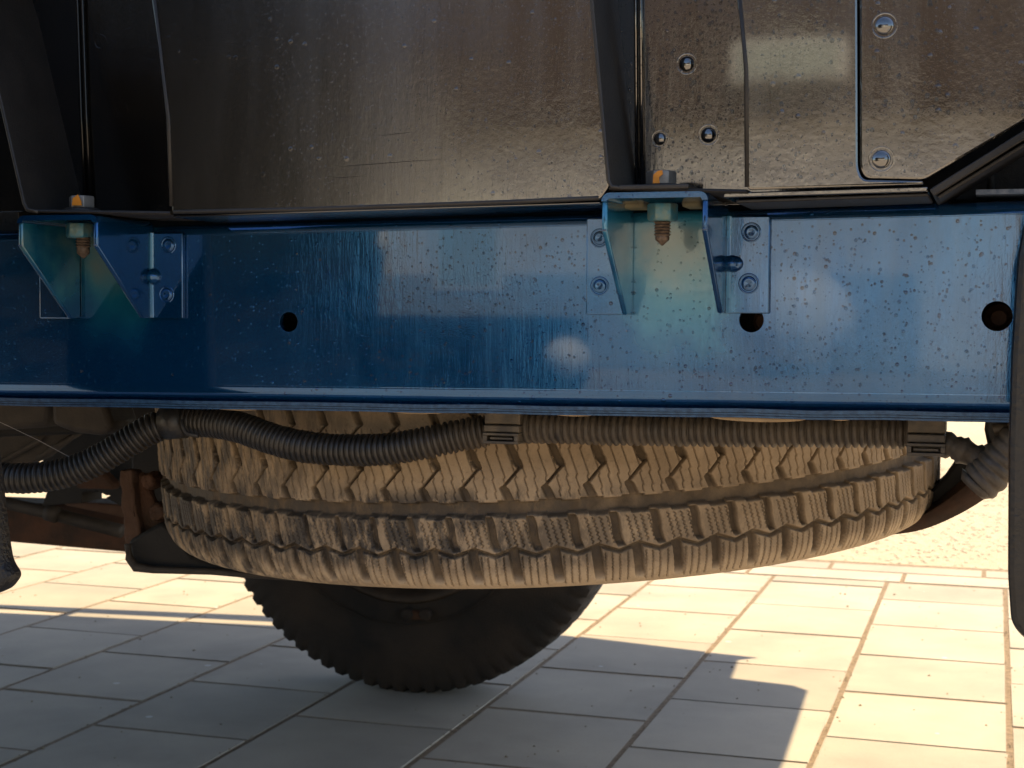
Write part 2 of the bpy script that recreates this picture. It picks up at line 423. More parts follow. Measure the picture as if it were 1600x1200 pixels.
# larger field of pavers further left and behind the camera keeps to colour only
fb = MB(); fb.box((-4.2, -14, -.0295), (4.5, 1.84, -.001))
def make_far_paving():
    m = NT('far_paving'); b = m.n('ShaderNodeTexBrick'); m.set(b.inputs['Vector'], m.geo.outputs['Position'])
    b.inputs['Scale'].default_value = 1; b.inputs['Brick Width'].default_value = .29; b.inputs['Row Height'].default_value = .32
    b.inputs['Mortar Size'].default_value = .006; b.inputs['Color1'].default_value = (.38, .33, .28, 1); b.inputs['Color2'].default_value = (.33, .29, .245, 1)
    b.inputs['Mortar'].default_value = (.2, .15, .09, 1); return m.out(b.outputs[0], .9, 0)
tag(fb.build('yard', make_far_paving()), kind='structure')
# gravel beyond the edging
gv = MB()
for k in range(5200):
    x = rng.uniform(-1.5, .9); y = rng.uniform(4.34, 7.5); r = rng.uniform(.003, .009)*(1+.15*(y-4)); a = rng.uniform(0, PI)
    ca, sa = math.cos(a)*r, math.sin(a)*r; h = r*rng.uniform(.15, .4); z = -.028
    gv.add([(x+ca, y+sa, z), (x-sa, y+ca, z), (x-ca*.8, y-sa*1.1, z), (x+sa, y-ca, z), (x+ca*.2, y, z+h)], [(0, 1, 4), (1, 2, 4), (2, 3, 4), (3, 0, 4)])
tag(gv.build('gravel', M['pebble'], origin=(0, 5, -.028)), kind='stuff', label='loose pale gravel beyond the edge of the paving', cat='gravel')

# ================================================================== BEHIND THE CAMERA (seen mirrored in wet paint)
house = empty('house', (-3, -18, 0), 'low pale rendered house with brown roof facing the truck', 'house')
MB().box((-9.0, -24, 0), (6.5, -18, 3.3)).build('wall', M['wall'], house)
MB().box((-8.9, -17.998, 0), (6.45, -17.96, 1.22)).build('reflection_band', simple('blue_grey_band', (.40, .42, .44), .9, 0, .15, 2, .002, bscale=40), house)  # added grey band that dims the wall mirrored in the rail
rf = MB().prism([(-25, 3.3), (-17.4, 3.15), (-17.4, 3.4), (-21, 6.8), (-25, 3.5)], 0, -9.4, 7.0).build('roof', M['roof'], house)
for x0, x1, z0, z1 in ((-3.2, -1.8, 3.55, 4.05),):
    fr = MB().box((x0, -17.8, z0), (x1, -17.2, z1)).build('roof_window', M['frame'], house)
    MB().box((x0+.08, -17.19, z0+.06), (x1-.08, -17.17, z1-.06)).build('pane', M['glass'], fr)
for x0, x1, z0, z1, g in ((-7.4, -6.4, 1.0, 2.2, 1), (-4.6, -3.4, 1.0, 2.2, 1), (2.2, 3.3, 1.0, 2.2, 1), (-.9, .15, 0, 2.05, 0)):
    fr = MB().box((x0, -17.95, z0), (x1, -17.93, z1)).build('window' if g else 'door', M['frame'], house)
    if g: MB().box((x0+.08, -17.93, z0+.08), (x1-.08, -17.92, z1-.08)).build('pane', M['glass'], fr)
def hedge(name, a, b, label):
    bm = bmesh.new(); bmesh.ops.create_cube(bm, size=1)
    for v in bm.verts: v.co = Vector([(a[i]+b[i])/2+(v.co[i])*(b[i]-a[i]) for i in range(3)])
    bmesh.ops.subdivide_edges(bm, edges=bm.edges[:], cuts=22, use_grid_fill=True)
    r = random.Random(5)
    for v in bm.verts:
        if v.co.z > .05: v.co += Vector((r.uniform(-.06, .06), r.uniform(-.1, .1), r.uniform(-.03, .05)))
    V = [tuple(v.co) for v in bm.verts]; Fc = [tuple(v.index for v in f.verts) for f in bm.faces]; bm.free()
    tag(mesh(name, V, Fc, M['hedge']), label, 'hedge')
hedge('hedge', (-15, -11.0, 0), (-5.36, -10.5, 4.6), 'tall dark hedge at the left end of the pale house')
hedge('hedge', (-5.3, -11.0, 0), (-3.42, -10.5, .62), 'added knee-high dark hedge that darkens the rail reflection')  # invented low hedge, keeps the lower rail reflection dark

def ball(c, rx, rz, label, name, cat):
    prof = [(rx*math.cos(a), rz*math.sin(a)) for a in np.linspace(-PI/2, PI/2, 13)]
    m = MB(); m.lathe(prof, c, 2, 24); tag(m.build(name, M['frame'], smooth=True), label, cat)
ball((-2.25, -16.2, .66), .68, .60, 'added white tank standing before the pale house', 'highlight_ball', 'reflector')  # invented sunlit white shape, mirrored as the broad rail highlight
ball((-8.0, -17.3, 1.62), .22, .22, 'small added white globe for a glint in the rail', 'glint_globe', 'globe')  # added only to give a small bright glint
ball((-3.1, -9.3, .36), .18, .15, 'added white planter in the yard before the low hedge', 'glint_blob', 'blob')  # invented white shape for the lower glint on the rail
lw = MB(); lw.box((-16, -10.6, -.02), (-3.0, -3.5, .006)); tag(lw.build('dark_reflection_strip', M['hedge']), kind='structure')  # dark ground added so the rail's left part mirrors dark

# ================================================================== CHASSIS RAIL
RY = .95; TH = .005
def ztop(x): return .7444+.0143*(x+.30)
def zbot(x): return .6152+.0098*(x+.30)
rail = empty('chassis_rail', (-.3, RY, .6), 'long blue painted steel chassis rail beaded with water under the black body', 'truck frame')
XL, XR = -1.9, .62
# web between the two bends with real holes
holes = [(at(451, 503, RY), .0068), (at(1174, 500, RY), .0076), (at(1558, 494, RY), .0088)]
webz0 = lambda x: zbot(x)+.0165; webz1 = lambda x: ztop(x)-.0085
plate('web', [(XL, webz0(XL)), (XR, webz0(XR)), (XR, webz1(XR)), (XL, webz1(XL))], [circle(c[0], c[2], r, 36) for c, r in holes], RY, TH, M['blue'], rail, bevel=0.0001)
def strip(name, prof, x0, x1, ref, mat, parent, nx=2, wob=0):
    """prof: (dy, dz) sweep along x on the line ref(x)"""
    V = []; Fc = []; m = len(prof)
    for i in range(nx):
        x = x0+(x1-x0)*i/(nx-1)
        for k, (dy, dz) in enumerate(prof):
            j = wob*(math.sin(x*90+k)+.6*math.sin(x*213+2*k)) if wob and k > wobfrom else 0
            V.append((x, RY+dy, ref(x)+dz+j))
    for i in range(nx-1):
        for k in range(m-1): Fc.append((i*m+k, i*m+k+1, (i+1)*m+k+1, (i+1)*m+k))
    o = mesh(name, V, Fc, mat, parent, smooth=True); o.data.set_sharp_from_angle(angle=math.radians(45)); return o
wobfrom = 99
R1 = .0085
top = [(0.0001, -R1)]+[(R1*(1-math.cos(a)), -R1+R1*math.sin(a)) for a in np.linspace(0.08, PI/2, 9)]+[(.05, 0)]
strip('top_flange', top, XL, XR, ztop, M['blue'], rail)
R2 = .010
bot = [(0.0001, .0165)]+[(R2*.55*(1-math.cos(a)), .0165-R2*math.sin(a)) for a in np.linspace(.1, PI/2*.92, 9)]+[(.006, .0052), (.05, .0052)]
strip('bottom_flange', bot, XL, XR, zbot, M['blue'], rail)
# stacked edges of the inner reinforcement, a few millimetres proud
lip = MB()
for dz0, dz1, dy in ((.0032, .0056, -.0005), (.0016, .0029, .0002), (.0000, .0013, -.0002)):
    n = 60; V = []; Fc = []
    for i in range(n):
        x = XL+(XR-XL)*i/(n-1)
        for yy, zz in ((dy, dz1), (dy, dz0), (.045, dz0), (.045, dz1)):
            V.append((x, RY+yy, zbot(x)+zz+(.00025*math.sin(x*71)+.0002*math.sin(x*193)) ))
    for i in range(n-1):
        for k in range(4): Fc.append((i*4+k, i*4+(k+1) % 4, (i+1)*4+(k+1) % 4, (i+1)*4+k))
    lip.add(V, Fc)
lip.build('layered_lower_edge', simple('worn_blue_edge', (.03, .085, .17), .35, .3, .35, 260, .0001, (.012, .04, .09)), rail)
# sealant bead squeezed out below
M['seal'] = simple('cream_sealant', (.40, .28, .15), .7)
for x0, x1, a in ((at(600, 650, RY)[0], at(690, 650, RY)[0], .0011), (at(1105, 650, RY)[0], at(1260, 650, RY)[0], .0022), (at(860, 650, RY)[0], at(925, 650, RY)[0], .0011), (at(1290, 650, RY)[0], at(1330, 650, RY)[0], .001), (at(330, 640, RY)[0], at(400, 640, RY)[0], .001)):
    pts = [(x0+(x1-x0)*t, RY+.004, zbot(x0)+.0004-a*.5*math.sin(PI*t)**.5) for t in np.linspace(0, 1, 16)]
    MB().tube(pts, [max(.0002, a*.75*math.sin(PI*t)**.5) for t in np.linspace(0, 1, 16)], 8).build('sealant_bead', M['seal'], rail, smooth=True)
# stamped numbers, worn
def stamp(txt, px, py, size, parent, mat, depth=.0005, Y=RY, sx=.62):
    cu = bpy.data.curves.new('t', 'FONT'); cu.body = txt; cu.size = 1; cu.extrude = 0
    ob = link(bpy.data.objects.new('t', cu)); dg = bpy.context.evaluated_depsgraph_get(); me = bpy.data.meshes.new_from_object(ob.evaluated_get(dg))
    p = at(px, py, Y); V = []; 
    bm = bmesh.new(); bm.from_mesh(me)
    r = bmesh.ops.extrude_face_region(bm, geom=bm.faces[:]); 
    for v in [g for g in r['geom'] if isinstance(g, bmesh.types.BMVert)]: v.co.z = 1
    V = [(p[0]+v.co.x*size*sx, Y-depth*v.co.z*1.0+.0001, p[2]+v.co.y*size) for v in bm.verts]; Fc = [tuple(v.index for v in f.verts) for f in bm.faces]
    bm.free(); bpy.data.objects.remove(ob)
    return mesh('stamped_number', V, Fc, mat, parent)
for t, y in (('LK71', 437), ('43HB', 463), ('7F:P', 489), ('PIEI', 514)):
    stamp(t, 498, y, .0142, rail, M['blue'])
# rusty fasteners seen through the holes
for (c, r), dx in zip(holes[1:], (.004, .001)):
    b = MB(); b.lathe([(0, -.012), (.0045, -.012), (.0052, -.010), (.0052, .0), (.0085, .001), (.0085, .006), (0, .006)], (c[0]+dx, RY+.035, c[2]-.001), 1, 12)
    b.build('inner_bolt', M['rust'], rail)
MB().box((XL, RY+.052, .625), (XR, RY+.056, .735)).build('inner_reinforcement', M['dark'], rail)

# ---------------------------------------------------------------- brackets
FY = .88
def bracket(xl_f, xr_f, ztp, zk, zb_l, zb_r, fl_l, fl_r, ztopfl, slopeY, px_bolt, small):
    o = empty('mounting_bracket', ((xl_f+xr_f)/2, RY, zb_l)); o.parent = rail; o.location = np.array(o['_w'])-worldloc(rail)
    t = .0034
    def wall(x0, x1, zb):
        m = MB(); pts = [(RY-.0005, ztp-.004), (FY+.004, ztp), (FY, ztp-.006), (FY, zk), (slopeY, zb), (RY-.0005, zb)]
        m.prism(pts, 0, x0, x1); return m.build('side_wall', M['blue'] if x0 == xl_f else M['blueplain'], o, bevel=.0012)
    wall(xl_f, xl_f+t, zb_l); wall(xr_f-t, xr_f, zb_r)
    # bare cut edges, proud of the paint by a hair
    for x0, zb in ((xl_f, zb_l), (xr_f-t, zb_r)):
        m = MB(); e = .0006
        m.prism([(FY-e, zk+.001), (slopeY-e, zb+.001), (slopeY+.001, zb+.001), (FY+.001, zk+.002)], 0, x0+.0005, x0+t-.0005)
        m.build('cut_edge', M['bareedge'], o)
    # top plate, rolled into the walls
    m = MB(); n = 6; V = []; prof = []
    r = .005
    for a in np.linspace(PI, PI/2, n): prof.append((xl_f+r+r*math.cos(a), ztp-r+r*math.sin(a)))
    for a in np.linspace(PI/2, 0, n): prof.append((xr_f-r+r*math.cos(a), ztp-r+r*math.sin(a)))
    inner = []
    for a in np.linspace(0, PI/2, n): inner.append((xr_f-r+(r-t)*math.cos(a), ztp-r+(r-t)*math.sin(a)))
    for a in np.linspace(PI/2, PI, n): inner.append((xl_f+r+(r-t)*math.cos(a), ztp-r+(r-t)*math.sin(a)))
    pts = prof+inner; m.v = []; 
    V = [(x, y, z) for y in (FY-.0008, RY+.001) for x, z in pts]; N = len(pts); H = len(prof)
    Fc = []
    for i in range(N): Fc.append((i, (i+1) % N, N+(i+1) % N, N+i))
    for i in range(H-1):
        a, b, c, d = i, i+1, N-2-i, N-1-i
        Fc.append((a, b, c, d)); Fc.append((N+a, N+d, N+c, N+b))
    m.add(V, Fc); m.build('top_plate', M['blueplain'], o, smooth=True).data.set_sharp_from_angle(angle=math.radians(40))
    # feet on the web
    for x0, x1, zb, s in ((fl_l, xl_f+t, zb_l, -1), (xr_f-t, fl_r, zb_r, 1)):
        plate('foot', roundpoly([(x0, zb), (x1, zb), (x1, ztopfl), (x0, ztopfl)], .0012, 3), [], RY-.0038, .0037, M['blue'], o, bevel=.0009)
        # rolled inside corner
        xx = x1 if s < 0 else x0
        xx = xl_f if s < 0 else xr_f
        m = MB(); rr = .0026; V = []; nn = 7
        for z in (zb+.0005, ztopfl):
            for a in np.linspace(0, PI/2, nn): V.append((xx+s*(rr-rr*math.cos(a)), RY-.0038-rr+rr*math.sin(a), z))
        Fc = [(k, k+1, nn+k+1, nn+k) for k in range(nn-1)]
        m.add(V, Fc); m.build('bend', M['blue'], o, smooth=True)
    return o
def rivet(px, py, r, parent, Y=RY-.0038):
    c = at(px, py, Y); b = MB()
    b.lathe([(r*1.5, .0002), (r*1.32, -.0004), (r*1.16, -.0001), (r*1.08, .0003), (r*.98, -.0007), (r*.86, -.0010), (r*.5, -.0009), (0, -.0007)], c, 1, 24)
    return b.build('rivet', M['blue'], parent, smooth=True)
def bead(px, py, rx, rz, parent):
    c = at(px, py, RY-.006); b = MB(); V = []; n = 16; m = 8; Fc = []
    for i in range(n):
        for j in range(m+1):
            a = 2*PI*i/n; q = PI/2*j/m
            V.append((c[0]+rx*math.cos(a)*math.cos(q), RY-.0030-.0062*math.sin(q)**1.3, c[2]+rz*math.sin(a)*math.cos(q)))
    for i in range(n):
        for j in range(m): Fc.append((i*(m+1)+j, ((i+1) % n)*(m+1)+j, ((i+1) % n)*(m+1)+j+1, i*(m+1)+j+1))
    b.add(V, Fc); return b.build('gusset_dimple', M['blue'], parent, smooth=True)
Lb = bracket(at(28, 360, FY)[0], at(152, 345, FY)[0], at(90, 336, FY)[2], at(30, 386, FY)[2], at(108, 498, RY)[2], at(220, 497, RY)[2],
             at(66, 450, RY)[0], at(290, 420, RY)[0], at(265, 364, RY)[2], at(100, 497, .937)[1], 0, 1)
Rb = bracket(at(940, 330, FY)[0], at(1106, 330, FY)[0], at(1015, 300, FY)[2], at(942, 362, FY)[2], at(950, 492, RY)[2], at(1170, 490, RY)[2],
             at(918, 420, RY)[0], at(1204, 420, RY)[0], at(1175, 338, RY)[2], .9335, 0, 0)
for px, py, r in ((263, 383, .0042), (260, 460, .0042)): rivet(px, py, r, Lb)
for px, py, r in ((1174, 363, .0043), (1170, 443, .0045), (937, 447, .0043), (937, 372, .0043)): rivet(px, py, r, Rb)
bead(237, 432, .0062, .0060, Lb); bead(1143, 412, .0072, .0055, Rb)
# dirt crack lines running down inside the brackets: narrow sealer seams
for pts, Pn in (([(121, 400), (121, 420), (116, 432), (122, 442), (122, 495)], Lb),):
    MB().tube([at(x, y, RY-.0008) for x, y in pts], .0006, 6).build('rust_run', M['rustdark'], Pn)
MB().tube([at(x, y, RY-.0008) for x, y in [(984, 345), (986, 380), (984, 400), (986, 440), (985, 488)]], .0005, 6).build('rust_run', M['rustdark'], Rb)
# web plates behind the brackets' throat: ragged primer-coloured upper edge
def bolt(cx_, cy_, ztop_, w_, parent, teal_t, seedv):
    """flanged bolt down through the body floor and the bracket; cx,cy axis; ztop = top of bracket plate"""
    o = empty('mounting_bolt', (cx_, cy_, ztop_)); o.parent = parent; o.location = np.array(o['_w'])-worldloc(parent)
    fl = .0035
    h = MB(); h.lathe([(0, 0), (w_*.78, 0), (w_*.80, .0012), (w_*.62, .0028), (w_*.5, .003)], (cx_, cy_, ztop_+fl), 2, 28)
    h.build('washer_flange', M['blackdry'], o, smooth=True)
    h = MB(); h.lathe([(0, .0028), (w_*.54, .0028), (w_*.545, .0095), (w_*.50, .0108), (w_*.3, .0110), (0, .0110)], (cx_, cy_, ztop_+fl), 2, 6, start=.2)
    h.build('bolt_head', M['zinc'], o, bevel=.0004)
    return o
def paint_mark(px, py, Y, pts, parent):
    m = MB(); m.prism([(xz(px+a, py+b, Y)) for a, b in pts], 1, Y-.0005, Y); m.build('paint_mark', M['paintmark'], parent)
def nut(cx_, cy_, z1, z0, w_, parent, start):
    h = MB(); h.lathe([(0, 0), (w_*.47, 0), (w_*.535, .0015), (w_*.54, z1-z0-.001), (w_*.5, z1-z0), (0, z1-z0)], (cx_, cy_, z0), 2, 6, start=start)
    h.build('hex_nut', M['tealnut'], parent, bevel=.0005)
def thread(cx_, cy_, z1, z0, r, parent):
    prof = [(r, z1-z0)]; z = z1-z0; k = 0
    while z > (z1-z0)*.42:
        prof += [(r, z), (r*.78, z-.0009)]; z -= .0018
    prof += [(r*.84, z), (r*.80, (z1-z0)*.22), (r*.62, (z1-z0)*.17), (r*.12, .0002), (0, 0)]
    MB().lathe(prof[::-1], (cx_, cy_, z0), 2, 22).build('threaded_end', M['copper'], parent, smooth=True).data.set_sharp_from_angle(angle=math.radians(70))
BY = .905
for (pxh, pyt, w_, pn, par, nutpx, nz, thpx, tz, st) in (
    (123, 302, .0162, None, rail, 122, (349, 372), 130, (370, 404), .35),
    (1037, 263, .0168, None, rail, 1035, (318, 346), 1035, (345, 384), .25)):
    Pb = Lb if pxh < 500 else Rb
    ztp = at(90, 336, FY)[2] if pxh < 500 else at(1015, 300, FY)[2]
    cxx = at(thpx, 360, BY)[0]
    b = bolt(cxx-.001, BY, ztp, w_, rail, 0, 0)
    nut(cxx-(.003 if pxh < 500 else 0), BY, at(0, nz[0], BY)[2] if 0 else at(thpx, nz[0], BY)[2], at(thpx, nz[1], BY)[2], .0172, b, st)
    thread(cxx, BY, at(thpx, tz[0]-2, BY)[2], at(thpx, tz[1], BY)[2], .0052, b)
    paint_mark(pxh-3, pyt+14, BY-.0092, ([(-6, -6), (2, -12), (7, -2), (8, 5), (-7, 5)] if pxh < 500 else [(-13, -4), (-6, -10), (1, -11), (2, -5), (-4, 0), (-3, 10), (-14, 10)]), b)
# weld-like primer lumps under the top plates
for px, py, sx, Pn in ((984, 318, .009, Rb), (1080, 316, .006, Rb)):
    c = at(px, py, .925); b = MB()
    b.box((c[0]-sx, c[1]-.001, c[2]-.003), (c[0]+sx, c[1]+.02, c[2]+.0045))
    b.build('primer_lump', simple('cream_primer', (.26, .22, .12), .7), Pn, bevel=.002)

# ================================================================== BLACK BODY
body = empty('truck_body', (-.3, FY, .75), 'black wet sheet-metal truck body with recessed pockets above the blue rail', 'truck body')
def px2(pts, Y): return [xz(p[0], p[1], Y)+tuple(p[2:]) for p in pts]
BK = .95       # pocket depth plane
PT = .0014
# left neighbour panel
def rolled_panel(name, outl, mat=M['black'], Y=FY, t=.0034, bev=.0014, rc=.003, holes=[]):
    return plate(name, roundpoly(px2(outl, Y), rc, 5), [roundpoly(px2(h, Y), rc, 5) for h in holes], Y, t, mat, body, bevel=bev)
rolled_panel('side_panel', [(-400, -260), (-118, -260), (-36, 0), (0, 152), (38, 330), (-400, 345)])
rolled_panel('main_panel', [(222, -260), (236, 0), (263, 185), (268, 334), (470, 331), (800, 319), (938, 312), (953, 290), (925, 0), (900, -260)])
rolled_panel('end_panel', [(1122, -260), (1151, 0), (1165, 105), (1167, 297), (1444, 288), (1442, 282, .0), (1348, 280), (1341, 262), (1340, 0), (1336, -260)])
rolled_panel('corner_panel', [(1338, -260), (1342.5, 0), (1343, 262, .006), (1352, 279, .004), (1444, 281), (1600, 190), (1900, 0), (2000, -260)], t=.004)
# dark flange turned under the slanting edge
def ribbon(name, a, b, y0, y1, w_, mat, parent):
    """sheet strip from pixel a to pixel b (front edge at y0) going back to y1"""
    A = at(*a, y0); B = at(*b, y0); n = np.array([-(B[2]-A[2]), 0, B[0]-A[0]]); n /= np.linalg.norm(n); n = -n*w_
    V = [A, B, B+[0, y1-y0, 0], A+[0, y1-y0, 0]]; V = V+[v+n for v in V]
    return mesh(name, V, [(0,1,2,3),(4,7,6,5),(0,4,5,1),(1,5,6,2),(2,6,7,3),(3,7,4,0)], mat, parent, bevel=.0008)
ribbon('corner_flange', (1452, 296), (1900, 14), FY+.001, BK+.03, .0045, M['blackdry'], body)
ribbon('corner_lip', (1464, 306), (1900, 38), FY+.004, FY+.03, .002, M['blackdry'], body)
ribbon('bottom_flange', (270, 336), (938, 314), FY+.003, BK-.004, .0016, M['black'], body)
ribbon('bottom_flange', (1130, 301), (1450, 291), FY+.003, BK-.004, .003, M['black'], body)
ribbon('bottom_lip', (1150, 312), (1451, 301), FY+.006, BK-.006, .002, M['blackdry'], body)
# pockets: side wall going back, back plate, floor
def pocket(name, wl, back, floor, ridge_px, dents):
    o = empty(name, at(back[0][0], 300, BK)); o.parent = body; o.location = np.array(o['_w'])-worldloc(body)
    # left wall: follows front lip pixels wl at FY, straight back to BK
    V = []; Fc = []
    for p in wl: A = at(*p, FY+.001); V += [A, A+[0, BK-FY, 0]]
    for i in range(len(wl)-1): Fc.append((2*i, 2*i+1, 2*i+3, 2*i+2))
    w1 = mesh('side_wall', V, Fc, M['blackdry'], o); sm = w1.modifiers.new('t', 'SOLIDIFY'); sm.thickness = .0015
    plate('back_plate', px2(back, BK), [], BK, .003, M['black'], o, bevel=.0003)
    # floor with rolled front
    A = at(*floor[0], FY); B = at(*floor[1], FY); m = MB(); t = .0022
    V = []; 
    for P in (A, B):
        for dy, dz in ((0, 0), (-.0008, -.0012), (0, -t), (BK-FY, -t), (BK-FY, .0)): V.append(P+[0, dy, dz])
    m.add(V, [(0,1,6,5),(1,2,7,6),(2,3,8,7),(3,4,9,8),(4,0,5,9),(0,4,3,2,1),(5,6,7,8,9)])
    m.build('floor', M['blackdry'], o, smooth=True).data.set_sharp_from_angle(angle=math.radians(60))
    if ridge_px:
        m = MB(); m.tube([at(x, y, BK-.002) for x, y in ridge_px], .0016, 10); m.build('pressed_ridge', M['black'], o, smooth=True)
        m = MB(); m.tube([at(x-8, y, BK-.001) for x, y in ridge_px], .0012, 10); m.build('pressed_ridge', M['black'], o, smooth=True)
    return o
pk1 = pocket('left_pocket'.replace('left_', 'recessed_'), [(-118, -260), (-36, 0), (0, 152), (42, 328)], [(-70, -260), (420, -260), (420, 345), (30, 345)], [(44, 327), (266, 330)], [(128, -80), (129, 0), (135, 180), (142, 322)], [])
pk2 = pocket('recessed_pocket', [(900, -260), (925, 0), (955, 290)], [(960, -260), (1330, -260), (1330, 320), (960, 320)], [(952, 291), (1167, 296)], [(1000, -80), (1001, 0), (1003, 290)], [])
# lip of the pockets' left edges
for pts in ([(-118, -260), (-36, 0), (0, 152), (38, 318), (43, 328), (60, 331)], [(900, -260), (925, 0), (951, 282), (956, 292), (975, 294)], [(236, -60), (263, 185), (268, 322)], [(1151, -60), (1166, 110), (1167, 292)]):
    MB().tube([at(x, y, FY) for x, y in pts], .0013, 10).build('rolled_edge', M['blackdry'], body, smooth=True)
MB().tube([at(x, y, FY+.001) for x, y in ((272, 331), (470, 327), (800, 315), (936, 309))], .0016, 10).build('rolled_edge', M['blackdry'], body, smooth=True)
# thick pad on the right pocket's floor
m = MB(); A = at(967, 290, FY-.0015); B = at(1076, 288, FY-.0015)
m.box((A[0], FY-.0015, A[2]-.0025), (B[0], FY+.055, A[2]+.0005)); m.build('rubber_pad', M['blackdry'], pk2, bevel=.0008)
# domed dents / spot rivets
def dome(px, py, rpx, Y, parent, ring=True, hh=1.0):
    c = at(px, py, Y); r = rpx/F_PX*Y/.97; b = MB()
    prof = [(r*1.5, .0004), (r*1.25, -.0003), (r*1.08, .0006)]
    prof += [(r*math.cos(a), .0006-r*.5*hh*math.sin(a)) for a in np.linspace(0, PI/2, 7)]
    b.lathe(prof, c, 1, 24); return b.build('domed_rivet', M['black'], parent, smooth=True)
for px, py, r, Y, P_ in ((1073, 100, 12, BK, pk2), (1107, 211, 12, BK, pk2), (1031, 217, 10, BK, pk2), (1382, 40, 14, FY, body), (1377, 249, 14, FY, body),
                        (157, 65, 9, BK, pk1), (190, 170, 9, BK, pk1)):
    dome(px, py, r, Y, P_, hh=.12 if px < 300 else 1.0)
# rust-stained streak on the right pocket wall
# deep dark parts at the right end above the rail
plate('inner_sheet', px2([(1400, 120), (1760, 120), (1760, 312), (1400, 312)], .99), [], .99, .003, M['dark'], body, bevel=.0003)
MB().tube([at(1548, 232, .985), at(1548, 312, .985)], .0022, 8).build('inner_seam', M['dark'], body, smooth=True)
m = MB(); A = at(1525, 300, .945); B = at(1680, 300, .945); m.box((A[0], .945, A[2]-.0014), (B[0]+.1, .99, A[2]+.0014)); m.build('grey_shim', M['bareedge'], body)
# added dark sheets that block light leaking through the gap over the rail
MB().box((-1.6, .992, .80), (.35, .997, .949)).build('leak_blocker', M['dark'], body)
MB().box((XL, 1.004, .715), (.6, 1.009, .82)).build('gap_blocker', M['dark'], body)
# unseen load bed and edge rail, outlines traced from the wanted yard shadow
kx, ky, bz = .45, .60, .95
def up(x, y): return (x+kx*bz, y+ky*bz)
_g = lambda px, py: up(*ground_at(px, py)[:2])
out = [_g(-700, 923), _g(0, 957), _g(430, 977), _g(700, 985), up(-.86, 3.12), up(-.56, 3.06), up(-.44, 3.043), up(-.475, 3.01), up(-.462, 2.85), up(-.345, 2.83), up(-.315, 2.80), up(-.297, 2.35), up(-.30, 1.9),
       up(-.28, 1.45), (.75, 1.60), (.75, FY+.01), (-3.2, FY+.01)]
m = MB(); m.prism(out, 2, bz, bz+.006); m.build('bed_shadow_slab', M['dark'], body)
xg = [up(-3.6, 0)[0], up(-1.88, 0)[0], up(-1.84, 0)[0], up(-1.2, 0)[0]]
G = lambda px, py: up(*ground_at(px, py)[:2])
m = MB(); m.prism([G(-700, 917), G(0, 951), G(430, 971), G(700, 983), up(-.86, 3.137), G(420, 962), G(0, 945), G(-700, 912)], 2, bz, bz+.006); m.build('rub_rail', M['dark'], body)
m = MB(); a, b = _g(97, 959), _g(133, 953); m.box((a[0], a[1]-.03, bz+.001), (b[0], b[1]+.02, bz+.005)); m.build('rail_bracket', M['dark'], body)

for pts in ([(512, 262), (560, 258), (640, 252), (692, 249)], [(512, 278), (540, 277), (575, 274)], [(585, 213), (620, 209), (650, 206)]):
    MB().tube([at(x, y, FY-.00005) for x, y in pts], [.00004]+[.00022]*(len(pts)-2)+[.00004], 6).build('scratch', M['dark'], body)

